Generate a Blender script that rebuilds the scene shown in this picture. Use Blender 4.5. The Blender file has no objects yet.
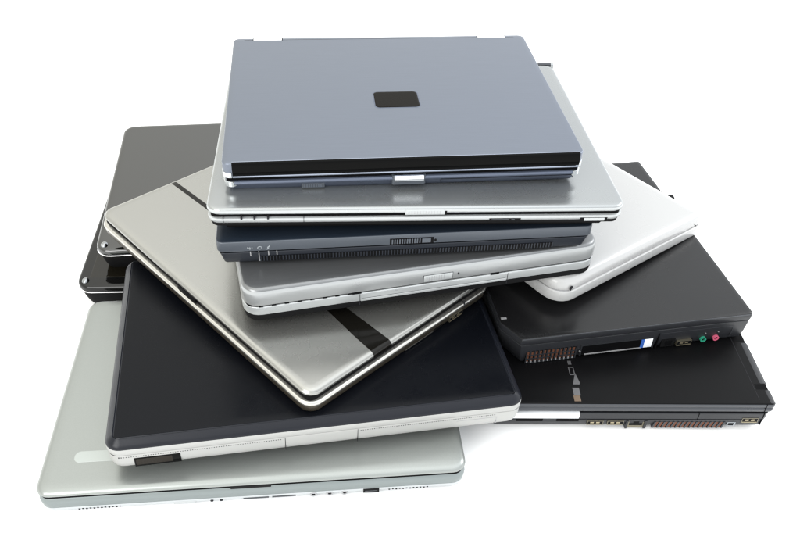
import bpy, bmesh, math, random
from mathutils import Matrix, Vector
random.seed(7)
S = bpy.context.scene
C = S.collection
MM = 0.001

# ------------------------------------------------------------------ materials
def mat(name, col, rough=.5, metal=0., spec=.5, coat=0., coat_r=.05, var=.0, vscale=8., bump=0., bscale=900., brushed=None, rvar=.06, ior=None, grain=None):
    m = bpy.data.materials.new(name); m.use_nodes = True
    nt = m.node_tree; b = nt.nodes['Principled BSDF']
    b.inputs['Base Color'].default_value = (*col, 1)
    b.inputs['Roughness'].default_value = rough
    b.inputs['Metallic'].default_value = metal
    b.inputs['Specular IOR Level'].default_value = spec
    b.inputs['Coat Weight'].default_value = coat
    b.inputs['Coat Roughness'].default_value = coat_r
    if ior: b.inputs['IOR'].default_value = ior
    tc = nt.nodes.new('ShaderNodeTexCoord')
    if var or rvar:
        n = nt.nodes.new('ShaderNodeTexNoise'); n.inputs['Scale'].default_value = vscale
        n.inputs['Detail'].default_value = 6; n.inputs['Roughness'].default_value = .6
        nt.links.new(tc.outputs['Object'], n.inputs['Vector'])
        if var:
            mr = nt.nodes.new('ShaderNodeMapRange')
            mr.inputs['From Min'].default_value = .3; mr.inputs['From Max'].default_value = .7
            mr.inputs['To Min'].default_value = 1 - var; mr.inputs['To Max'].default_value = 1 + var
            nt.links.new(n.outputs['Fac'], mr.inputs['Value'])
            mx = nt.nodes.new('ShaderNodeVectorMath'); mx.operation = 'SCALE'
            mx.inputs[0].default_value = col
            nt.links.new(mr.outputs[0], mx.inputs['Scale'])
            nt.links.new(mx.outputs[0], b.inputs['Base Color'])
        if rvar:
            n2 = nt.nodes.new('ShaderNodeTexNoise'); n2.inputs['Scale'].default_value = 22
            n2.inputs['Detail'].default_value = 3; n2.inputs['Roughness'].default_value = .7
            nt.links.new(tc.outputs['Object'], n2.inputs['Vector'])
            mr = nt.nodes.new('ShaderNodeMapRange')
            mr.inputs['From Min'].default_value = .3; mr.inputs['From Max'].default_value = .7
            mr.inputs['To Min'].default_value = max(.01, rough - rvar); mr.inputs['To Max'].default_value = rough + rvar
            nt.links.new(n2.outputs['Fac'], mr.inputs['Value'])
            nt.links.new(mr.outputs[0], b.inputs['Roughness'])
    if grain:      # brushed / metal-flake grain: a tiny change of tone at hair scale
        n4 = nt.nodes.new('ShaderNodeTexNoise'); n4.inputs['Scale'].default_value = 1
        n4.inputs['Detail'].default_value = 3
        m4 = nt.nodes.new('ShaderNodeMapping'); m4.inputs['Scale'].default_value = grain[1]
        nt.links.new(tc.outputs['Object'], m4.inputs['Vector']); nt.links.new(m4.outputs[0], n4.inputs['Vector'])
        r4 = nt.nodes.new('ShaderNodeMapRange'); r4.inputs['From Min'].default_value=.25; r4.inputs['From Max'].default_value=.75
        r4.inputs['To Min'].default_value = 1-grain[0]; r4.inputs['To Max'].default_value = 1+grain[0]
        nt.links.new(n4.outputs['Fac'], r4.inputs['Value'])
        v4 = nt.nodes.new('ShaderNodeVectorMath'); v4.operation='SCALE'; v4.inputs[0].default_value = col
        nt.links.new(r4.outputs[0], v4.inputs['Scale']); nt.links.new(v4.outputs[0], b.inputs['Base Color'])
    if bump:
        n3 = nt.nodes.new('ShaderNodeTexNoise'); n3.inputs['Scale'].default_value = bscale
        n3.inputs['Detail'].default_value = 2
        mp = nt.nodes.new('ShaderNodeMapping')
        if brushed: mp.inputs['Scale'].default_value = brushed
        nt.links.new(tc.outputs['Object'], mp.inputs['Vector'])
        nt.links.new(mp.outputs[0], n3.inputs['Vector'])
        bp = nt.nodes.new('ShaderNodeBump'); bp.inputs['Strength'].default_value = bump
        bp.inputs['Distance'].default_value = .0002
        nt.links.new(n3.outputs['Fac'], bp.inputs['Height'])
        nt.links.new(bp.outputs[0], b.inputs['Normal'])
    return m

M = {}
M['blue_metal'] = mat('blue_grey_brushed_metal', (.152,.170,.207), .34, .75, grain=(.035,(25,900,900)), rvar=.02)
M['blue_trim'] = mat('pale_blue_metal_trim', (.30,.33,.40), .28, .8)
M['blue_side'] = mat('blue_grey_plastic', (.095,.112,.155), .30, .5)
M['silver_b'] = mat('silver_paint', (.325,.337,.34), .27, .8, grain=(.03,(1200,1200,1200)), rvar=.02)
M['silver_edge'] = mat('bright_silver_lit_edge', (.62,.64,.65), .25, .8)
M['white_edge'] = mat('pale_silver_plastic', (.41,.425,.43), .3, .35)
M['navy_top'] = mat('dark_navy_plastic', (.013,.019,.029), .38, .1, spec=.3)
M['navy_face'] = mat('slate_grey_lit_navy', (.072,.082,.098), .40, .2)
M['navy_base'] = mat('deep_navy_plastic', (.018,.021,.028), .40, .1, spec=.3)
M['grey_edge'] = mat('light_grey_painted_edge', (.34,.35,.355), .32, .5)
M['grey_metal'] = mat('grey_metal_paint', (.19,.195,.20), .32, .75, grain=(.035,(25,900,900)), rvar=.02)
M['faint'] = mat('dull_silver_print', (.10,.10,.105), .4, .4)
M['faintwarm'] = mat('dull_copper_print', (.13,.09,.06), .4, .4)
M['socket'] = mat('dull_nickel_shell', (.22,.20,.15), .35, .8)
M['logo_black'] = mat('black_plate', (.006,.005,.004), .3, 0, spec=.05)
M['hinge_white'] = mat('satin_white_hinge', (.70,.70,.70), .3, .2)
M['gloss_dark'] = mat('black_lacquer', (.004,.004,.004), .05, 0, rvar=.015, spec=.35)
M['reflection_brown'] = mat('painted_brown_reflection', (.007,.006,.004), .04, 0, rvar=.015, spec=.35)
M['cap_silver'] = mat('brushed_steel_cap', (.30,.31,.32), .22, 1)
M['window'] = mat('infrared_plastic', (.014,.011,.008), .3, 0, spec=.12)
M['champagne'] = mat('champagne_metal', (.335,.334,.317), .27, .85, grain=(.03,(1200,1200,1200)), rvar=.02)
M['champ_edge'] = mat('polished_champagne_edge', (.50,.49,.46), .26, .9)
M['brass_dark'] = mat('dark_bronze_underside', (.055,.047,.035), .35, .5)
M['white_pl'] = mat('glossy_white_plastic', (.375,.375,.375), .25, 0, coat=.3)
M['white_pl2'] = mat('warm_white_plastic', (.34,.34,.33), .42, 0)
M['charcoal'] = mat('matte_charcoal_plastic', (.006,.006,.0065), .26, 0, spec=.32, grain=(.2,(1500,1500,1500)), rvar=.03)
M['charcoal_f'] = mat('charcoal_side_plastic', (.017,.018,.021), .38, 0, spec=.35)
M['black_matte'] = mat('matte_black_lid', (.003,.003,.0034), .36, 0, spec=.08)
M['black_blue'] = mat('blue_black_lid', (.0027,.0032,.0048), .28, 0, spec=.12)
M['bevel_black'] = mat('black_bevel_plastic', (.006,.007,.011), .32, 0, spec=.26)
M['gun'] = mat('gunmetal_side', (.05,.053,.06), .32, .4)
M['gloss_black'] = mat('glossy_black_lacquer', (.004,.0045,.0045), .04, 0, rvar=.015, spec=.95, coat=.15, coat_r=.03)
M['strip_black'] = mat('piano_black_strip', (.002,.002,.002), .06, 0, rvar=.02, spec=.06)
M['sage_silver'] = mat('pale_sage_silver', (.275,.29,.28), .32, .7, grain=(.03,(1200,1200,1200)), rvar=.02)
M['sage_shaded'] = mat('sage_silver_shaded_band', (.20,.225,.225), .34, .6)  # base silver with the shaded upper tone painted in
M['sage_floorlit'] = mat('sage_silver_floorlit', (.42,.44,.45), .35, .1)
M['seam'] = mat('black_seam', (.003,.003,.0035), .6, 0, spec=.05)
M['dark'] = mat('port_interior', (.004,.004,.0045), .5, 0, spec=.08)
M['rubber_and_shade'] = mat('black_rubber_and_shade', (.006,.006,.0065), .7, 0, spec=.1)
M['chrome']      = mat('chrome', (.80,.80,.82), .10, 1)
M['contact'] = mat('gold_contacts', (.42,.36,.24), .35, .8)
M['copper'] = mat('copper_fins', (.15,.06,.035), .5, .6)
M['green'] = mat('green_jack', (.02,.24,.15), .4)
M['pink'] = mat('pink_jack', (.50,.09,.16), .4)
M['cardwhite']   = mat('white_card', (.80,.82,.85), .4)
M['cardblue']    = mat('blue_card', (.03,.10,.38), .4)
M['print'] = mat('pale_grey_print', (.26,.28,.30), .5)
M['mark']        = mat('silver_lettering', (.36,.36,.37), .35, .5)
M['markwarm']    = mat('warm_silver_lettering', (.45,.34,.24), .35, .5)
M['line'] = mat('seam_line', (.02,.02,.023), .6, 0, spec=.1)
M['stripe'] = mat('brown_black_stripe', (.006,.0055,.0045), .12, .1, rvar=.03, spec=.22)
M['pale_tab'] = mat('pale_lid_tab', (.36,.385,.37), .35, .3)
M['white_floor'] = mat('white_sweep_paper', (.90,.90,.90), .6, 0, spec=.3, rvar=0, var=.005, vscale=2)

# ------------------------------------------------------------------ fitted poses  (x,y,z of lid-top centre, yaw, tilt x, tilt y, w, d)
CAM = (798.733, 39.63668, 3.064335, 612.7813)
POSE = {
"A": [-16.7338,734.6900,234.3552,8.48579,0.82381,-0.26482,327.770,251.648],
"B": [-1.08939,715.5395,205.7710,6.72116,-0.55129,0.44944,371.327,291.019],
"C": [-13.8341,709.6112,174.4275,9.33525,0.12446,0.06235,346.565,269.990],
"D": [-9.60398,698.8401,141.7866,16.61822,-0.18826,-0.08923,346.845,270.025],
"E": [-113.8877,648.2325,100.3462,-42.84015,-0.69913,1.56337,347.155,245.023],
"F": [144.0393,788.0877,105.4162,39.56149,-0.79457,2.06494,236.546,329.802],
"G": [203.2610,717.7245,73.9380,11.92340,-0.38769,-1.10462,257.081,290.600],
"H": [222.1416,675.2701,39.1263,3.00831,0.27789,-0.79688,270.049,334.969],
"I": [-85.6538,564.1908,68.3447,12.63373,-1.02108,0.57880,363.626,254.000],
"J": [-130.4157,531.6719,29.2094,7.55766,-0.13286,-0.40717,369.420,256.000],
"K": [-194.1324,784.4812,32.2745,6.29746,0.17946,0.07397,339.997,260.008],
"K2":[-184.6717,820.8832,65.0473,9.79190,0.56052,-0.20200,340.005,265.079]}

def rot(yaw, tx, ty):
    return Matrix.Rotation(math.radians(yaw),3,'Z') @ Matrix.Rotation(math.radians(tx),3,'X') @ Matrix.Rotation(math.radians(ty),3,'Y')

# ------------------------------------------------------------------ mesh helpers (millimetres, laptop frame)
NA = 7
def outline(w, d, r, inset=0., off=(0,0), chamfer=None):
    """closed counter-clockwise outline: rounded rectangle; r one radius or four (FL,FR,BR,BL)"""
    rr = r if isinstance(r,(tuple,list)) else (r,)*4
    hx, hy = w/2-inset, d/2-inset
    pts = []
    cs = [(-1,-1,180),(1,-1,270),(1,1,0),(-1,1,90)]
    for i,(sx,sy,a0) in enumerate(cs):
        ra = max(rr[i]-inset, .4)
        if i == 0 and chamfer:
            cu, cv = chamfer
            p0 = Vector((-hx, -hy+cv)); p1 = Vector((-hx+cu, -hy))
            for k in range(NA): pts.append(tuple(p0.lerp(p1, k/(NA-1))))
            continue
        cx, cy = sx*(hx-ra), sy*(hy-ra)
        for k in range(NA):
            a = math.radians(a0 + 90*k/(NA-1))
            pts.append((cx+ra*math.cos(a), cy+ra*math.sin(a)))
    return [(x+off[0], y+off[1]) for x,y in pts]

class Laptop:
    def __init__(s, key, name, label, t, scale=1.0, d=None, cat='laptop'):
        p = POSE[key]; s.w, s.d, s.t = p[6], d or p[7], t
        R = rot(*p[3:6]); c = Vector(p[:3])
        if d: c = c - R @ Vector((0,(p[7]-d)/2,0))     # shortened at its hidden back edge
        cam = Vector((0,0,CAM[3]))
        c = cam + (c-cam)*scale
        s.root = bpy.data.objects.new(name, None); C.objects.link(s.root)
        s.root.empty_display_size = .05
        s.root['label'] = label; s.root['category'] = cat
        s.root['group'] = 'laptops heaped in one untidy pile'
        base = c + R @ Vector((0,0,-t*scale))
        s.root.matrix_world = Matrix.Translation(base*MM) @ R.to_4x4() @ Matrix.Scale(scale,4)
    def link(s, name, bm, m, parent=None, smooth=True, label=None):
        bmesh.ops.recalc_face_normals(bm, faces=bm.faces)
        me = bpy.data.meshes.new(name)
        for v in bm.verts: v.co = Vector((v.co.x, v.co.y, v.co.z+s.t))*MM
        bm.to_mesh(me); bm.free()
        me.materials.append(M[m] if isinstance(m,str) else m)
        if smooth:
            me.polygons.foreach_set('use_smooth',[True]*len(me.polygons))
            me.set_sharp_from_angle(angle=math.radians(38))
        o = bpy.data.objects.new(name, me); C.objects.link(o)
        o.parent = parent or s.root
        if label: o['label'] = label
        return o
    def slab(s, name, m, prof, r=5, parent=None, chamfer=None, w=None, d=None, off=(0,0), label=None):
        """prof: list of (inset,z) from top to bottom"""
        bm = bmesh.new(); rings=[]
        for ins,z in prof:
            rings.append([bm.verts.new((x,y,z)) for x,y in outline(w or s.w, d or s.d, r, ins, off, chamfer)])
        for a,b in zip(rings, rings[1:]):
            n=len(a)
            for i in range(n): bm.faces.new((a[i],a[(i+1)%n],b[(i+1)%n],b[i]))
        bm.faces.new(rings[0]); bm.faces.new(rings[-1])
        return s.link(name,bm,m,parent,label=label)
    def _xf(s, face, a, dep, z):
        """a along the face, dep outward from it"""
        if face=='F': return (a, -s.d/2-dep, z)
        if face=='R': return (s.w/2+dep, a, z)
        if face=='L': return (-s.w/2-dep, a, z)
        if face=='B': return (a, s.d/2+dep, z)
    def _box(s, bm, face, a0,a1,z0,z1,d0,d1, bev=0):
        if face=='T':   # a: x range, z: y range, d: z range
            q=[(x,y,z) for x in (a0,a1) for y in (z0,z1) for z in (d0,d1)]
        else:
            q=[s._xf(face,a,dd,z) for a in (a0,a1) for z in (z0,z1) for dd in (d0,d1)]
        vs=[bm.verts.new(p) for p in q]
        fs=[bm.faces.new([vs[i] for i in f]) for f in ((0,1,3,2),(4,6,7,5),(0,4,5,1),(2,3,7,6),(0,2,6,4),(1,5,7,3))]
        if bev:
            es={e for f in fs for e in f.edges}
            bmesh.ops.bevel(bm, geom=list(es), offset=bev, segments=2, affect='EDGES', profile=.6)
    def box(s, name, m, face, a0,a1,z0,z1,d0=-3,d1=.3, bev=0, parent=None, label=None):
        bm=bmesh.new(); s._box(bm,face,a0,a1,z0,z1,d0,d1,bev)
        return s.link(name,bm,m,parent,label=label)
    def boxes(s, name, m, face, lst, parent=None, bev=0, label=None):
        if len(lst)<=3:      # few separate pieces: each is a part of its own
            for b in lst:
                bm=bmesh.new(); s._box(bm,face,*b,bev); o=s.link(name,bm,m,parent,label=label)
            return o
        bm=bmesh.new()
        for b in lst: s._box(bm,face,*b,bev)
        return s.link(name,bm,m,parent,label=label)
    def disc(s, name, m, face, a, z, r, d0=-2, d1=.3, rin=0, parent=None, sq=1., seg=20):
        bm=bmesh.new()
        def ring(rad,dd):
            out=[]
            for k in range(seg):
                an=2*math.pi*k/seg
                if face=='T': out.append(bm.verts.new((a+rad*math.cos(an), z+rad*sq*math.sin(an), dd)))
                else: out.append(bm.verts.new(s._xf(face,a+rad*math.cos(an),dd,z+rad*sq*math.sin(an))))
            return out
        A=ring(r,d0); B=ring(r,d1)
        for i in range(seg): bm.faces.new((A[i],A[(i+1)%seg],B[(i+1)%seg],B[i]))
        bm.faces.new(A)
        if rin:
            D=ring(rin,d1); E=ring(rin,d0+.2)
            for i in range(seg):
                j=(i+1)%seg
                bm.faces.new((B[i],B[j],D[j],D[i])); bm.faces.new((D[i],D[j],E[j],E[i]))
            bm.faces.new(E)
        else: bm.faces.new(B)
        return s.link(name,bm,m,parent)
    def sweep(s, name, m, prof, u0, u1, parent=None, label=None, seg=1):
        """cross-section prof [(y,z)] (closed) extruded along u"""
        bm=bmesh.new()
        A=[bm.verts.new((u0,y,z)) for y,z in prof]; B=[bm.verts.new((u1,y,z)) for y,z in prof]
        n=len(A)
        for i in range(n): bm.faces.new((A[i],A[(i+1)%n],B[(i+1)%n],B[i]))
        bm.faces.new(A); bm.faces.new(B)
        return s.link(name,bm,m,parent,label=label)
    def corner(s, name, m, sx, sy, r, lu, lv, z0, z1, proud, thick=2., parent=None, base_inset=0.):
        """trim wrapped around a corner"""
        def path(o):
            hx,hy=s.w/2-base_inset+o, s.d/2-base_inset+o; ra=max(r+o-base_inset,.5)
            cx,cy=hx-ra,hy-ra
            p=[(hx-lu,hy)]
            for k in range(9):
                a=math.radians(90-90*k/8); p.append((cx+ra*math.cos(a),cy+ra*math.sin(a)))
            p.append((hx,hy-lv)); return [(sx*x,sy*y) for x,y in p]
        bm=bmesh.new(); O,I=path(proud),path(-thick)
        g={}
        for nm,P in (('O',O),('I',I)):
            for zz in (z0,z1): g[nm,zz]=[bm.verts.new((x,y,zz)) for x,y in P]
        n=len(O)
        for i in range(n-1):
            for a,b in ((('O',z0),('O',z1)),(('I',z0),('I',z1)),(('O',z0),('I',z0)),(('O',z1),('I',z1))):
                bm.faces.new((g[a][i],g[a][i+1],g[b][i+1],g[b][i]))
        for i in (0,n-1): bm.faces.new((g['O',z0][i],g['O',z1][i],g['I',z1][i],g['I',z0][i]))
        bmesh.ops.bevel(bm, geom=[e for e in bm.edges if abs((e.verts[0].co-e.verts[1].co).z)<.01 and abs(e.verts[0].co.z-max(z0,z1))<.01], offset=.5, segments=2, affect='EDGES')
        return s.link(name,bm,m,parent)
    def core(s, z0, z1, ins, r=3):
        return s.slab('seam_gap','seam',[(ins,z0),(ins,z1)],r)
    def usb(s, face, a0,a1,z0,z1,parent):
        """a socket: metal shell, dark mouth, contact tongue"""
        h=z1-z0
        sh=s.boxes('usb_port','socket',face,[(a0,a1,z1-.55,z1,-4,.3),(a0,a1,z0,z0+.55,-4,.3),(a0,a0+.55,z0+.55,z1-.55,-4,.3),(a1-.55,a1,z0+.55,z1-.55,-4,.3)],parent)
        s.box('socket_mouth','dark',face,a0+.55,a1-.55,z0+.55,z1-.55,-3.8,.1,parent=parent)
        ww=a1-a0
        s.boxes('contact_tongue','contact',face,[(a0+ww*.2,a0+ww*.42,z0+h*.42,z0+h*.72,-1,.22),(a0+ww*.56,a0+ww*.78,z0+h*.42,z0+h*.72,-1,.22)],parent)
        s.boxes('socket_lip','contact',face,[(a0+.8,a1-.8,z0+.6,z0+1.3,-1,.2)],parent)
        return sh

def arc(y0,z0,r,a0,a1,n=6):
    return [(y0+r*math.cos(math.radians(a0+(a1-a0)*k/n)), z0+r*math.sin(math.radians(a0+(a1-a0)*k/n))) for k in range(n+1)]

# ================================================================== A  top laptop
a = Laptop('A','laptop','blue-grey laptop with a small black square on its lid, topmost of the pile', 32.2, .985)
lid = a.slab('lid','blue_metal',[(6,0),(1.4,0),(.6,-.25),(.1,-.9),(0,-2),(0,-11.5),(.3,-14),(1.6,-15.5)],7)
y=-a.d/2
a.sweep('gloss_strip','strip_black',[(y+2,-2),(y+2.2,.35)]+[(y+1.2,.25),(y+.2,-.2),(y-.4,-1.1),(y-.9,-3),(y-1.2,-6),(y-1.2,-9),(y-.9,-11.8),(y-.3,-12.6),(y+2,-12.6)],-155,159.5,lid)
a.sweep('strip_trim','blue_trim',[(y+2.8,-1),(y+2.8,.3),(y+2.3,.42),(y+1.9,.3),(y+1.9,-1)],-155,159.5,lid)
a.sweep('strip_trim','blue_trim',[(y+2,-12.7),(y-.9,-12.7),(y-1.15,-13.4),(y-.8,-14.4),(y+2,-14.8)],-155,159.5,lid)
for sx in (-1,1):
    a.corner('lit_corner_cap','silver_edge',sx,-1,7,8.2 if sx<0 else 4.2,9,-9,-14.6,.45,parent=lid)  # bright band painted in for light on the lid's outward corner edges
a.slab('logo_plate','logo_black',[(2,.35),(.5,.35),(0,.05),(0,-1)],4.5,lid,w=44,d=31.5,off=(1.6,-18.5))
a.slab('logo_rim','blue_side',[(1.2,.12),(0,.05),(0,-1)],5,lid,w=46,d=33.5,off=(1.6,-18.5))
a.boxes('lid_seam','line','T',[(-a.w/2+12,a.w/2-12,a.d/2-5.4,a.d/2-5.0,-1,.05)],lid)
base = a.slab('base','blue_side',[(5,-19.2),(2.6,-19.4),(1.0,-20.0),(.1,-21.4),(.2,-22.4),(1.6,-23.2),(2.2,-24.2),(4,-28),(6,-31.4),(8,-32.2)],8)
a.core(-15,-19.8,3.0)
for sx in (-1,1):
    a.corner('lit_corner_cap','silver_edge',sx,-1,8,9 if sx<0 else 6,9,-19.5,-24.5,.35,parent=base,base_inset=.4)
for u0,u1 in ((-141.8,-111),(110.1,141.5)):
    a.sweep('hinge','hinge_white',[(a.d/2-6.4,-4)]+[(a.d/2-6.4,.3),(a.d/2-5,.7),(a.d/2-1.5,.7),(a.d/2+.8,.2),(a.d/2+2,-1.6),(a.d/2+1.6,-4)],u0,u1)
    a.boxes('hinge_gap','dark','T',[(u0-.9,u0,a.d/2-6.4,a.d/2-.6,-3,.08),(u1,u1+.9,a.d/2-6.4,a.d/2-.6,-3,.08)])
a.sweep('latch','chrome',[(y+2,-17.6),(y-.6,-17.8),(y-2.1,-19),(y-2.6,-21),(y-2.0,-23),(y-.6,-24.2),(y+2,-24.5)],-11.5,15.5,base)
a.slab('latch_recess','navy_face',[(0,-17.9),(0,-27.5)],(2,2,.5,.5),base,w=31,d=4,off=(2,y+1.6))
a.slab('slider_frame','navy_face',[(0,-24.6),(0,-29.6)],.6,base,w=20.5,d=5,off=(-84.6,y+5.0))
a.boxes('lock_slider','blue_metal','F',[(-93+i*2.1,-93+i*2.1+1.1,-28.8,-25.6,-3.4,-2.1) for i in range(8)],base)
a.boxes('panel_seam','line','F',[(32,158,-24.9,-24.6,-4,-1.9),(32,32.4,-28.5,-24.6,-4,-2.6),(157.6,158,-28.5,-24.6,-4,-2.6)],base)

# ================================================================== B  wide silver laptop
b = Laptop('B','laptop','wide silver laptop with bright rounded edges directly under the blue-grey top laptop', 29)
lid = b.slab('lid','silver_b',[(7,0),(3,-.02),(1.5,-.3),(.5,-1.1),(.4,-1.5),(2,-1.6),(2,-5.6)],12)
b.slab('edge_band','white_edge',[(1.8,-1.45),(.2,-1.5),(-.2,-2.2),(-.2,-4.2),(.3,-5.0),(2.2,-5.7)],12,lid)
b.core(-5.4,-10.2,3,8)
base = b.slab('base','white_edge',[(6,-9.4),(1.6,-9.5),(.6,-9.9),(.2,-10.8),(.6,-13.4),(1.6,-14.8),(3.0,-15.4)],11)
b.slab('underside','rubber_and_shade',[(2.2,-15.0),(2.2,-16),(3,-18.6),(7,-20),(12,-21),(15,-29)],10)  # black block painted in for the shadow gap beneath the base
y=-b.d/2
b.boxes('latch','white_edge','F',[(-14,21,-6.6,-1.6,-3,1.0)],lid,bev=.6)
b.boxes('latch_ridges','mark','F',[(-11+2.5*i,-10.4+2.5*i,-5.6,-2.6,-1,1.08) for i in range(12)],lid)
b.boxes('latch_gap','dark','F',[(21.2,23,-7,-3,-3,.55)],lid)
b.boxes('indicator_marks','line','F',[(u,u+1.6,-10.6,-7.8,-4,-.05) for u in (-156.8,-145.6,-134)],base)
b.boxes('panel_seam','line','F',[(-171.8,-171.4,-14,-9,-3,-.1),(-102.6,-102.2,-14.5,-9,-3,-.1)],base)
b.box('card_slot','dark','F',62,90.5,-14.4,-12.0,-3,-.05,parent=base)
b.boxes('card_blank','gun','F',[(64,80,-13.8,-12.6,-3,.05),(82,85,-13.8,-12.6,-3,.05)],base)
b.box('button_recess','dark','F',145.5,170.5,-16,-12.0,-3,-.3,parent=base)
b.box('release_button','white_edge','F',148.9,168,-15.6,-12.3,-3,.1,bev=.6,parent=base)
for sx in (-1,1):
    u0,u1=(168.5,188) if sx>0 else (-176,-160)
    b.sweep('hinge','gun',[(b.d/2-.5,-7),(b.d/2-.4,-1.0)]+arc(b.d/2+1.8,-1.4,2.6,150,-60,8)+[(b.d/2+2,-7)],u0,u1-4 if sx>0 else u1)
    b.sweep('hinge_cap','silver_b',[(b.d/2-.5,-7),(b.d/2-.4,-1.3)]+arc(b.d/2+1.8,-1.6,2.3,150,-60,8)+[(b.d/2+2,-7)],*( (u1-4,u1-.5) if sx>0 else (u0-3,u0)))
b.sweep('hinge_bar','grey_metal',[(b.d/2-.5,-7),(b.d/2-.4,-1.6),(b.d/2+1.6,-1.6),(b.d/2+2,-7)],-155,165)

# ================================================================== C  dark navy laptop with front grille
c = Laptop('C','laptop','dark navy laptop with a long black speaker grille along its lightened front edge', 29.1, .996)
lid = c.slab('lid','navy_top',[(6,0),(1.2,0),(.5,-.2),(.3,-.6),(2,-.7),(2,-11.6)],6)
c.slab('lid_edge','navy_face',[(1.8,-.55),(.25,-.6),(-.15,-1.1),(-.2,-10.6),(.3,-11.4),(2.2,-11.8)],6,lid)  # lid navy painted lighter here because this side faces the viewer
c.core(-11.5,-14,2.6)
base = c.slab('base','navy_base',[(5,-13.6),(1.6,-13.6),(1.3,-14.2),(2.2,-17.0),(3.2,-20),(5,-26),(7,-28.4),(10,-29.1)],7)
y=-c.d/2
g0,g1,n=-136,136.5,96
c.box('speaker_grille','dark','F',g0,g1,-25.2,-19.6,-9,-2.6,parent=base)
c.boxes('grille_bars','navy_base','F',[(g0+(g1-g0)*i/n,g0+(g1-g0)*i/n+1.0,-25.2,-19.6,-9,-2.25) for i in range(n+1)],base)
c.slab('latch_recess','dark',[(0,-4.3),(0,-11)],.8,lid,w=41,d=4,off=(1.5,y+1.6))
c.boxes('latch_slider','navy_face','F',[(-17+2.3*i,-15.8+2.3*i,-10.2,-5.2,-2,.75) for i in range(12)]+[(11,19,-10,-5.4,-2,.85)],lid)
c.disc('lock_dot','dark','F',23.4,-8.0,1.1,-1,.3,parent=lid,sq=1.5)
# small front icons: antenna, ring, lightning
def stroke(L, face, pts, wd, d1, bm):
    for (x0,z0),(x1,z1) in zip(pts,pts[1:]):
        dx,dz=x1-x0,z1-z0; l=math.hypot(dx,dz) or 1; nx,nz=-dz/l*wd/2,dx/l*wd/2
        q=[(x0+nx,z0+nz),(x0-nx,z0-nz),(x1-nx,z1-nz),(x1+nx,z1+nz)]
        A=[bm.verts.new(L._xf(face,p[0],d1,p[1])) for p in q]; B=[bm.verts.new(L._xf(face,p[0],d1-.5,p[1])) for p in q]
        bm.faces.new(A); bm.faces.new(B)
        for i in range(4): bm.faces.new((A[i],A[(i+1)%4],B[(i+1)%4],B[i]))
bm=bmesh.new()
stroke(c,'F',[(-144.2,-9.4),(-144.2,-6.6)],.5,.5,bm); stroke(c,'F',[(-146.4,-7.6),(-146.0,-6.2)],.5,.5,bm); stroke(c,'F',[(-142.0,-7.6),(-142.4,-6.2)],.5,.5,bm)
stroke(c,'F',[(-145.2,-7.2),(-143.2,-7.2)],.5,.5,bm)
rp=[(-135.5+1.9*math.cos(t),-7.6+1.5*math.sin(t)) for t in [2*math.pi*k/12 for k in range(13)]]
stroke(c,'F',rp,.55,.5,bm)
stroke(c,'F',[(-126.6,-5.8),(-128.8,-7.6),(-127.4,-7.6),(-129.4,-9.6)],.8,.5,bm)
c.link('status_icons',bm,'print',lid,smooth=False)
c.boxes('light_pipes','mark','F',[(u,u+.9,-17.6,-13.0,-4,-1.2) for u in (-144.6,-128.6,-121.2)]+[(-137.2,-136.3,-24,-13,-5,-1.5)],base)
c.box('power_jewel','print','F',-137.2,-135.8,-25,-23.4,-5,-2.6,parent=base)

# ================================================================== D  grey metal laptop
d = Laptop('D','laptop','grey metal laptop with rounded front corners and white front face, second below the navy one', 38.1, .992)
d.root['label']='grey metal laptop with thick pale front face, resting slantwise just under the navy laptop'
lid = d.slab('lid','grey_metal',[(9,0),(4.5,0),(3.0,-.3),(1.8,-1.2),(1.2,-2.2),(3,-2.4),(3,-17.8)],16)
d.slab('edge_band','grey_edge',[(2.8,-2.3),(1.1,-2.35),(.2,-4.2),(-.1,-6),(-.25,-16.8),(.2,-18),(2.5,-18.4)],16,lid)
d.core(-18,-20.6,2.2,12)
base = d.slab('base','white_edge',[(5,-20.2),(1.0,-20.2),(.2,-20.9),(0,-28.2),(.4,-29.2),(2,-29.8)],16)
d.slab('underside','rubber_and_shade',[(1.4,-29.4),(.8,-29.8),(1.0,-33),(1.8,-36.6),(4,-38.1)],15)
y=-d.d/2
d.boxes('latch_recess','gun','F',[(-7.1,22.1,-17.1,-9.0,-3,.3)],lid)
d.box('latch','white_edge','F',-6.6,21.6,-16.6,-9.4,-3,.9,bev=.5,parent=lid)
d.boxes('latch_ridges','mark','F',[(-4+2.4*i,-3.3+2.4*i,-15.8,-10.2,-2,.98) for i in range(8)],lid)
d.disc('lock_dot','line','F',27.5,-12,.9,-1,.4,parent=lid,sq=1.6)
d.boxes('speaker_slots','dark','F',[(-160+11.6*i,-156+11.6*i,-19.5,-18.5,-4,.1) for i in range(8)],lid)
d.boxes('notch','dark','F',[(-74.5,-66,-19.9,-17.6,-4,.35),(61,69,-19.9,-17.6,-4,.35)],lid)
d.boxes('panel_seam','line','F',[(-67.6,-67.1,-34,-21,-3,.12),(78.2,78.7,-34,-21,-3,.12),(-66,77,-26.6,-26.2,-3,.12)],base)
d.boxes('drive_tray','white_edge','F',[(-66.4,77.6,-29.2,-26.4,-3,.45)],base,bev=.2)

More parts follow.
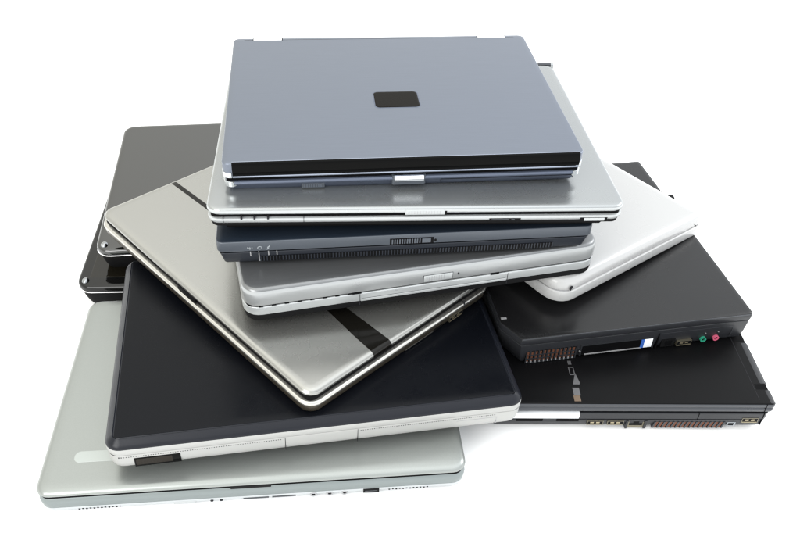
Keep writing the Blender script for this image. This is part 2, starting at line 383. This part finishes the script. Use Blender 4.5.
# ================================================================== E  champagne laptop with dark stripe
e = Laptop('E','laptop','champagne silver laptop turned cornerwise, with a dark stripe across its lid', 28.2)
lid = e.slab('lid','champagne',[(12,0),(8,-.05),(5.5,-.5),(4.5,-1.1),(4.2,-1.6),(6,-1.8),(6,-5)],16)
e.slab('lid_rim','champagne',[(5.8,-1.7),(4.1,-1.75),(3.0,-2.8),(2.9,-4.4),(3.6,-5.0),(6.2,-5.2)],16,lid)
e.slab('seam_gap','seam',[(5.0,-5),(5.0,-13)],12)
base = e.slab('base','champ_edge',[(8,-11.6),(2.6,-11.8),(1.4,-12.2),(.5,-13.2),(.2,-14.6),(.7,-16.2),(2,-16.8)],16)
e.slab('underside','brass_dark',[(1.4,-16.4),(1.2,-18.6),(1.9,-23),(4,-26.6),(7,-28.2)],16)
y=-e.d/2
# stripe drapes over the right lid edge
def stripe_path():
    p=[(-e.w/2+3.4,-3.5),(-e.w/2+4.4,-1.0),(-e.w/2+8,.18)]
    q=[(e.w/2-8,.18),(e.w/2-5.2,-.25),(e.w/2-3.7,-1.3),(e.w/2-2.75,-3),(e.w/2-2.75,-4.9)]
    return p+q
bm=bmesh.new(); rows=[]
def lerp_tab(tab,x):
    if x<=tab[0][0]: return tab[0][1]
    for (a0,b0),(a1,b1) in zip(tab,tab[1:]):
        if x<=a1: return b0+(b1-b0)*(x-a0)/(a1-a0)
    return tab[-1][1]
LOW=[(-174,-34.5),(-106,-32.6),(0,-34.4),(60,-36.6),(109,-39.6),(140,-42.6),(160,-44),(174,-44.3)]
UPP=[(-174,-29.2),(-106,-27.4),(0,-25),(118,-22.8),(174,-21.8)]
sp=stripe_path(); sp=sp[:3]+[(x,.18) for x in range(-150,160,10)]+sp[3:]
for x,z in sp:
    lo,hi=lerp_tab(LOW,x),lerp_tab(UPP,x)
    rows.append([bm.verts.new((x,lo,z)),bm.verts.new((x,hi,z)),bm.verts.new((x,hi,z-.6)),bm.verts.new((x,lo,z-.6))])
for A,B in zip(rows,rows[1:]):
    for i in range(4): bm.faces.new((A[i],A[(i+1)%4],B[(i+1)%4],B[i]))
bm.faces.new(rows[0]); bm.faces.new(rows[-1])
e.link('stripe',bm,'stripe',lid,label='dark brown glossy stripe')
e.box('latch','dark','F',-25.5,3,-11.4,-5.2,-6,-2.2,bev=.6,parent=base)
e.usb('R',57,76,-24,-18.2,base)
e.box('network_port','dark','R',36,48,-24.4,-17.8,-6,-1.6,parent=base)
e.boxes('drive_slot','champ_edge','R',[(-2,44,-25.3,-24.5,-6,-2.4)],base)
e.boxes('panel_seam','line','R',[(78,78.6,-16.5,-10,-3,.12)],base)

# ================================================================== F  white laptop
f = Laptop('F','laptop','glossy white laptop turned cornerwise on the charcoal laptop at the right', 26.6, 1.004)
lid = f.slab('lid','white_pl',[(16,0),(11,-.1),(7.5,-.8),(5,-2.2),(3.2,-4.6),(2.2,-7.6),(1.8,-11),(2.2,-12.4)],(22,12,14,20))
f.slab('seam_gap','mark',[(3,-12),(3,-13.6)],18)
base = f.slab('base','white_pl',[(6,-12.9),(1.2,-13.0),(.3,-13.8),(0,-15.5),(0,-22),(.8,-25),(3,-26.6)],(22,12,14,20))
f.disc('key_lock','line','F',-102,-9.0,2.4,-2,-1.55,rin=1.5,parent=lid)
f.disc('key_lock_stem','line','F',-102,-11.4,.5,-2,-1.4,parent=lid,sq=2)
f.boxes('hinge_marks','line','F',[(100.5,101.6,-10.4,-8.6,-4,-1.6),(103,104.4,-12.6,-11.6,-4,-1.6)],lid)
f.boxes('foot','rubber_and_shade','F',[(-52,-50.6,-25.6,-24.6,-4,.0)],base)

# ================================================================== G  charcoal laptop with audio jacks
g = Laptop('G','laptop','thick charcoal laptop with green and pink audio jacks under the white laptop', 36)
CH=(14,26)
lid = g.slab('lid','charcoal',[(5,0),(1.0,0),(.3,-.3),(.15,-.6),(2,-.7),(2,-8)],(3,3,3,3),chamfer=CH)
g.slab('lid_edge','charcoal_f',[(1.8,-.6),(.1,-.65),(-.1,-1.2),(.1,-8.0),(.5,-8.6),(2.4,-8.8)],(3,3,3,3),lid,chamfer=CH)
g.slab('seam_gap','seam',[(2,-8),(2,-10)],3,chamfer=CH)
base = g.slab('base','charcoal_f',[(4,-9.4),(.8,-9.4),(.3,-9.8),(.5,-14),(1.6,-24),(2.6,-30),(4,-34.6),(7,-36)],(3,4,3,3),chamfer=CH)
y=-g.d/2
g.sweep('rim_line','gun',[(y+.6,-.5),(y-.25,-.6),(y-.35,-1.6),(y+.6,-1.8)],-g.w/2+15,g.w/2-2,lid)
g.box('lid_latch','mark','T',-127.0,-121.2,-115.4,-112.6,-2,.5,bev=.4,parent=lid)
# heat vent with copper fins
g.box('heat_vent','dark','F',-107.5,-56,-35.0,-19,-6,-1.0,parent=base)
cols=12; vw=51.5/cols
g.boxes('vent_fins','copper','F',[(-107.5+vw*i+1.2,-107.5+vw*i+vw-1.0,-33.4,-20,-6,-.93) for i in range(cols)],base)
g.boxes('vent_frame','charcoal_f','F',[(-107.5+vw*i,-107.5+vw*i+1.2,-35,-19,-6,-.55) for i in range(cols+1)]+[(-107.5,-55,z,z+1.1,-6,-.5) for z in (-25.2,-30.0,-35.2)],base)
g.boxes('vent_teeth','mark','F',[(-107+vw*i+.9,-107+vw*i+2.1,-34.8,-32.4,-6,-.3) for i in range(cols)],base)
# card slot
g.box('card_slot','dark','F',-49.8,26,-32.4,-19.5,-6,-.75,parent=base)
g.boxes('slot_frame','charcoal_f','F',[(-51,27.4,-19.6,-18.2,-6,-.15),(26,27.4,-33.4,-19.6,-6,-.2),(-51,-49.8,-33.4,-19.6,-6,-.2)],base)
g.box('slot_door','black_matte','F',-49,12.5,-30.6,-20.4,-6,-.5,parent=base)
g.box('slot_lip','mark','F',-46,14,-32.2,-30.8,-6,.1,bev=.25,parent=base)
g.box('card','cardwhite','F',16.4,25.2,-31.6,-20.0,-6,-.2,bev=.3,parent=base)
g.box('card_stripe','cardblue','F',13.0,16.4,-31.6,-20.0,-6,-.22,parent=base)
g.disc('slot_screw','mark','F',-51.5,-26.5,.9,-1,.1,parent=base)
g.boxes('panel_seam','seam','F',[(30.2,31.4,-36,-14,-6,-.2)],base)
g.boxes('panel_border','gun','F',[(33,112,-15.2,-14.8,-5,-.4),(111.6,112.0,-30,-15,-5,-.8)],base)
g.box('modem_port','charcoal','F',36,50.5,-34.4,-24.2,-6,-.7,parent=base)
g.boxes('port_mouth','seam','F',[(40,47.5,-33,-26.5,-6,-.55)],base)
g.usb('F',53,69,-34.6,-28.2,base)
g.boxes('panel_gap','seam','F',[(69.2,70.2,-34.6,-27.8,-6,-1.4)],base)  # thin dark gap beside the socket
for u,m in ((82,'green'),(96,'pink')):
    g.disc('audio_jack',m,'F',u,-30.2,3.2,-4,.1,rin=2.0,parent=base)
    g.disc('jack_hole','dark','F',u,-30.2,2.0,-4,-1.4,parent=base)
    g.disc('jack_mark','mark','F',u+.8,-22.0,.7,-2,-.7,parent=base,sq=.6)

# ================================================================== H  thin black laptop, bottom right
h = Laptop('H','laptop','matte black laptop lying flat at the bottom right, with side ports and a vent', 36.4, d=350)
lid = h.slab('lid','black_matte',[(6,0),(2.4,0),(1.2,-.1),(.7,-.5),(.6,-.9),(2.5,-1),(2.5,-10)],3)
h.slab('lid_edge','gun',[(2.2,-.9),(.6,-.95),(0,-1.8),(0,-4),(.5,-5.2),(1.2,-6.0),(.4,-6.8),(.1,-7.6),(.1,-10.2),(.6,-11),(2.7,-11.2)],3,lid)
h.core(-11,-14.6,2.4)
base = h.slab('base','charcoal_f',[(5,-14),(.9,-14),(.2,-14.6),(.1,-21),(.5,-25),(1.6,-31),(4,-35),(8,-36.4)],(3,9,9,3))
y=-h.d/2
# bezel on the hinge side
h.boxes('hinge_recess','seam','T',[(121,134,-91.5,-73.5,-1,.06),(122.5,133.5,-156.0,-149.0,-1,.06)],lid)
h.boxes('hinge','charcoal_f','T',[(128.5,135.2,-148.5,-92.5,-6,.25)],lid,bev=1.2)
h.boxes('hinge_knuckle','charcoal_f','T',[(129,135.6,-71.5,32.5,-6,.3),(130.0,135.2,-173.8,-156.5,-9,.2)],lid,bev=1.2)
h.boxes('lid_seam','line','T',[(120.6,121,-h.d/2+6,52.5,-1,.06)],lid)
h.boxes('edge_joint','seam','F',[(126.4,127.0,-10.8,-.8,-3,.15),(128,128.5,-31,-14,-3,.0)],lid)
# mirrored lettering running along the lid: ring, wedge, bars
h.boxes('lettering','faint','T',[(-56.2,-52.8,-124.5,-119.5,-1,.12),(-57,-51.6,-128.7,-127.9,-1,.12),(-57,-51.6,-138.5,-137.7,-1,.12),(-57,-56.1,-137.7,-128.7,-1,.12),(-52.5,-51.6,-137.7,-128.7,-1,.12)],lid)
bm=bmesh.new()
q=[(-51.4,-135.5),(-56.0,-150.5),(-49.8,-150.5),(-49.0,-148.5)]
A=[bm.verts.new((x,yy,.12)) for x,yy in q]; B=[bm.verts.new((x,yy,-.6)) for x,yy in q]
bm.faces.new(A); bm.faces.new(B)
for i in range(4): bm.faces.new((A[i],A[(i+1)%4],B[(i+1)%4],B[i]))
h.link('letter_wedge',bm,'faint',lid,smooth=False)
h.boxes('letter_bar','faint','T',[(-57.6,-51.2,-164.5,-154.9,-1,.12)],lid)
h.boxes('letter_end','faintwarm','T',[(-58.4,-52,-171.9,-164.7,-1,.12)],lid)
# ports on the visible side
h.box('card_slot','seam','F',-112,-51,-25.6,-14.8,-9,.12,parent=base)
h.box('white_card','cardwhite','F',-118,-51.6,-20.4,-13.2,-12,1.0,bev=.5,parent=base)
h.box('slot_latch','charcoal_f','F',-86,-73,-25.4,-20.6,-8,.2,parent=base)
h.usb('F',-42.4,-26.6,-30.6,-24.8,base)
h.usb('F',-22.6,-6.6,-30.6,-24.8,base)
h.box('network_port','socket','F',-2,14,-35.4,-25.4,-9,-.9,parent=base)
h.box('network_mouth','dark','F',-.4,12.6,-32.2,-26.4,-9,-.75,parent=base)
h.boxes('network_step','charcoal_f','F',[(-4,-2,-36.2,-25,-9,.1),(14,16.5,-36.2,-25,-9,.1),(-.2,3.2,-28.8,-26,-9,-.6),(9,12.4,-28.8,-26,-9,-.6)],base)
h.box('heat_vent','dark','F',23.5,92,-36,-26,-8,-1.2,parent=base)
n=15; vw=68/n
bm=bmesh.new()
for i in range(n):
    x=24+vw*i; q=[(x+.4,-34.8),(x+vw-1.9,-34.8),(x+vw-.5,-27.4),(x+1.8,-27.4)]
    A=[bm.verts.new(h._xf('F',u,-.8,z)) for u,z in q]; B=[bm.verts.new(h._xf('F',u,-5,z)) for u,z in q]
    bm.faces.new(A); bm.faces.new(B)
    for k in range(4): bm.faces.new((A[k],A[(k+1)%4],B[(k+1)%4],B[k]))
h.link('vent_fins',bm,'copper',base,smooth=False)
bm=bmesh.new()
for i in range(n+1):
    x=22.6+vw*i; q=[(x,-35.6),(x+1.5,-35.6),(x+3.0,-26.6),(x+1.5,-26.6)]
    A=[bm.verts.new(h._xf('F',u,-.2,z)) for u,z in q]; B=[bm.verts.new(h._xf('F',u,-5,z)) for u,z in q]
    bm.faces.new(A); bm.faces.new(B)
    for k in range(4): bm.faces.new((A[k],A[(k+1)%4],B[(k+1)%4],B[k]))
h.link('vent_slats',bm,'gun',base,smooth=False)
h.box('power_jack','print','F',96,104,-32.6,-27.2,-8,-.6,parent=base)
h.box('jack_mouth','dark','F',97,102.4,-31.6,-28.2,-8,-.5,parent=base)
h.usb('F',108.5,124.5,-26.8,-20.0,base)
h.boxes('panel_seam','seam','F',[(64.2,64.8,-22.6,-14,-5,.12),(-130,128,-22.8,-22.4,-5,.1)],base)

# ================================================================== I  black lid on white body
i_ = Laptop('I','laptop','black-lidded laptop with a white front face, lying across the pale green-silver one', 32.0)
lid = i_.slab('lid','bevel_black',[(12,0),(7.6,0),(7.0,-.5),(6.4,-.1),(2.2,-3.4),(.4,-5.6),(0,-6.6),(.1,-7.1),(2,-7.2)],13)
i_.slab('lid_panel','black_blue',[(16,.35),(9.0,.35),(8.2,.2),(8.0,-.4)],(9,9,9,9),lid,label='flat blue-black centre panel')
i_.slab('lid_skirt','white_pl2',[(1.8,-7.15),(.1,-7.2),(-.1,-7.8),(0,-13.4),(.3,-14)],13,lid)
i_.slab('seam_gap','line',[(.8,-13.8),(.8,-15.2)],12)
base = i_.slab('base','white_pl2',[(4,-14.5),(.5,-14.5),(.1,-15),(.3,-24),(1.5,-29),(3.5,-31.2),(7,-32)],14)
y=-i_.d/2
i_.boxes('panel_seam','line','F',[(-34,-33.5,-31,-14.8,-4,-.05),(29.3,29.8,-31,-14.8,-4,-.05)],base)
i_.box('infrared_window','strip_black','F',-160,-122,-29.5,-18.6,-5,.15,bev=.4,parent=base)
i_.box('window_shade','window','F',-158.6,-129,-27.4,-20,-5,.22,parent=base)
i_.boxes('speaker_dots','line','F',[(-172+2.0*k,-171.2+2.0*k,-16.9,-16.2,-3,.0) for k in range(68)],base)
i_.boxes('speaker_dots','line','F',[(32+2.0*k,32.8+2.0*k,-16.9,-16.2,-3,.0) for k in range(62)],base)
i_.boxes('cover_outline','mark','F',[(119,157,-20.2,-19.8,-4,.0),(156.6,157,-28,-20,-4,-.1)],base)

# ================================================================== J  pale sage silver laptop, bottom left
j = Laptop('J','laptop','large pale green-silver laptop flat on the floor at the bottom left', 28.9, d=245)
lid = j.slab('lid','sage_silver',[(12,0),(6,-.1),(3.4,-.6),(1.6,-1.8),(.5,-3.2),(.3,-4.0),(1.2,-4.6)],13)
j.slab('seam_gap','seam',[(2.6,-4.4),(2.6,-10)],12)
base = j.slab('base','sage_shaded',[(8,-8.6),(3.2,-8.8),(1.8,-10.2),(.4,-13.2),(.1,-14.4),(1.0,-20.4),(3,-20.6)],13)
j.slab('floorlit_lower_base','sage_floorlit',[(2.6,-20.2),(.8,-20.3),(.7,-21.4),(1.6,-25),(4,-28),(7,-28.9)],13,base)  # same base, painted paler to stand for light off the floor
y=-j.d/2
j.box('latch','dark','F',-22,12.6,-8.6,-4.0,-6,-.3,bev=.5,parent=lid)
j.slab('lid_tab','pale_tab',[(1.6,.3),(.5,.25),(0,-.4)],5.5,lid,w=80,d=12.5,off=(-118,-85))
j.boxes('speaker_holes','dark','F',[(-152+3.1*k,-150.6+3.1*k,-24.9+.5*(k%2),-23.5+.5*(k%2),-5,-1.0) for k in range(12)],base)
j.boxes('speaker_holes','dark','F',[(115+3.1*k,116.4+3.1*k,-24.9+.5*(k%2),-23.5+.5*(k%2),-5,-1.0) for k in range(12)],base)
j.boxes('button','white_edge','F',[(-72,-53,-25.6,-22.2,-5,-.7)],base,bev=.5)
j.boxes('card_slot','gun','F',[(-12.5,9.5,-24.8,-23.4,-5,-.8),(12.5,33,-24.8,-23.4,-5,-.8)],base)
for u in (-39.5,-31.5): j.disc('indicator_light','line','F',u,-24,1.4,-4,-.8,parent=base)
for u in (48.5,62.8,76): 
    j.disc('audio_jack','mark','F',u,-24.2,2.9,-5,-.6,rin=1.7,parent=base)
    j.disc('jack_hole','dark','F',u,-24.2,1.7,-5,-1.4,parent=base)
j.box('usb_port','dark','F',92.5,106.5,-26,-20.6,-6,-.5,parent=base)
j.box('contact_tongue','gun','F',94,105,-24.4,-23.2,-6,-.4,parent=base)

# ================================================================== K, K2  glossy black laptops at the back left
def glossy(key,label,t,gm='gloss_black'):
    k = Laptop(key,'laptop',label,t)
    lid = k.slab('lid',gm,[(12,0),(5,0),(2.8,-.25),(1.2,-1.0),(.3,-2.4),(0,-4),(.2,-6.4),(1,-7)],16)
    k.slab('chrome_trim','chrome',[(.8,-7.0),(-.1,-7.3),(-.5,-8.1),(-.1,-8.9),(1,-9.2)],16,lid)
    k.slab('seam_gap','seam',[(3,-9),(3,-11)],12)
    k.slab('base','rubber_and_shade',[(8,-10.4),(3,-10.5),(2.4,-11.2),(2.6,-14),(4,-20),(6,-26),(9,-t)],16)
    bm=bmesh.new()
    bmesh.ops.create_uvsphere(bm,u_segments=20,v_segments=12,radius=1)
    for v in bm.verts: v.co=Vector((v.co.x*3.9-k.w/2+9.2, v.co.y*4.6-k.d/2+10.4, v.co.z*3.0-.1))
    k.link('hinge_cap',bm,'cap_silver',lid)
    return k,lid
k1,l1 = glossy('K','glossy black laptop flat on the floor, lower of the two at the back left',32,'gloss_dark')
k1.slab('lid_panel','reflection_brown',[(12,.25),(10,.25),(9.6,.0),(9.6,-.5)],6,l1,off=(3,6),label='brown reflection painted on the lid')  # brown sheet stands in for the dark reflection on the lower lid
k2,l2 = glossy('K2','glossy black laptop with a mirror-like lid, upper of the two at the back left',32)

# ------------------------------------------------------------------ floor
bm=bmesh.new()
bmesh.ops.create_grid(bm,x_segments=2,y_segments=2,size=12)
me=bpy.data.meshes.new('floor'); bm.to_mesh(me); bm.free(); me.materials.append(M['white_floor'])
fl=bpy.data.objects.new('floor',me); C.objects.link(fl); fl.location=(0,.7,0); fl['kind']='structure'

# ------------------------------------------------------------------ light
w=bpy.data.worlds.new('World'); S.world=w; w.use_nodes=True
nt=w.node_tree; bg=nt.nodes['Background']
tc=nt.nodes.new('ShaderNodeTexCoord'); sp=nt.nodes.new('ShaderNodeSeparateXYZ')
nt.links.new(tc.outputs['Generated'],sp.inputs[0])
rp_=nt.nodes.new('ShaderNodeValToRGB'); el=rp_.color_ramp.elements
for pos,val in ((0,2.15),(.45,1.75),(.80,2.25),(1,1.4)):
    e_=el[0] if pos==0 else (el[1] if pos==1 else el.new(pos))
    e_.color=(val/3,)*3+(1,)
nt.links.new(sp.outputs['Z'],rp_.inputs[0])
ml=nt.nodes.new('ShaderNodeMath'); ml.operation='MULTIPLY'; ml.inputs[1].default_value=3
nt.links.new(rp_.outputs[0],ml.inputs[0]); nt.links.new(ml.outputs[0],bg.inputs['Strength'])
cr=nt.nodes.new('ShaderNodeMix'); cr.data_type='RGBA'
mx2=nt.nodes.new('ShaderNodeMapRange'); mx2.inputs['From Min'].default_value=-.4; mx2.inputs['From Max'].default_value=.4
nt.links.new(sp.outputs['X'],mx2.inputs['Value']); nt.links.new(mx2.outputs[0],cr.inputs['Factor'])
cr.inputs[6].default_value=(.90,.895,.835,1); cr.inputs[7].default_value=(1.02,1.055,1.09,1)
nt.links.new(cr.outputs[2],bg.inputs['Color'])

def area(name, loc, target, size, power, col=(1,1,1), sizey=None):
    l=bpy.data.lights.new(name,'AREA'); l.energy=power; l.size=size; l.color=col
    if sizey: l.shape='RECTANGLE'; l.size_y=sizey
    o=bpy.data.objects.new(name,l); C.objects.link(o); o.location=loc
    o.rotation_euler=(Vector(target)-Vector(loc)).to_track_quat('-Z','Y').to_euler()
    return o
area('unseen_softlight',(1.9,1.5,1.3),(.1,.7,.1),1.0,22)
area('unseen_softlight',(-1.0,-.9,1.2),(-.1,.6,.05),1.0,20)  # unseen fill lamp added front left to brighten the fronts and floor

# ------------------------------------------------------------------ camera
f_,pitch,roll,H=CAM
p,r=math.radians(pitch),math.radians(roll)
fw=Vector((0,math.cos(p),-math.sin(p))); rt=Vector((1,0,0)); up=rt.cross(fw)
rt2=math.cos(r)*rt+math.sin(r)*up; up2=-math.sin(r)*rt+math.cos(r)*up
cd=bpy.data.cameras.new('camera'); cam=bpy.data.objects.new('camera',cd); C.objects.link(cam)
Mx=Matrix((rt2,up2,-fw)).transposed().to_4x4(); Mx.translation=Vector((0,0,H*MM))
cam.matrix_world=Mx
cd.sensor_fit='HORIZONTAL'; cd.sensor_width=36; cd.lens=36*f_/800; cd.clip_start=.01; cd.clip_end=100
S.camera=cam
S.view_settings.view_transform='Standard'; S.view_settings.look='None'
S.view_settings.exposure=0; S.view_settings.gamma=1

S.cycles.sample_clamp_indirect=4
S.cycles.use_adaptive_sampling=False
S.cycles.denoising_prefilter='ACCURATE'
S.cycles.filter_width=1.3
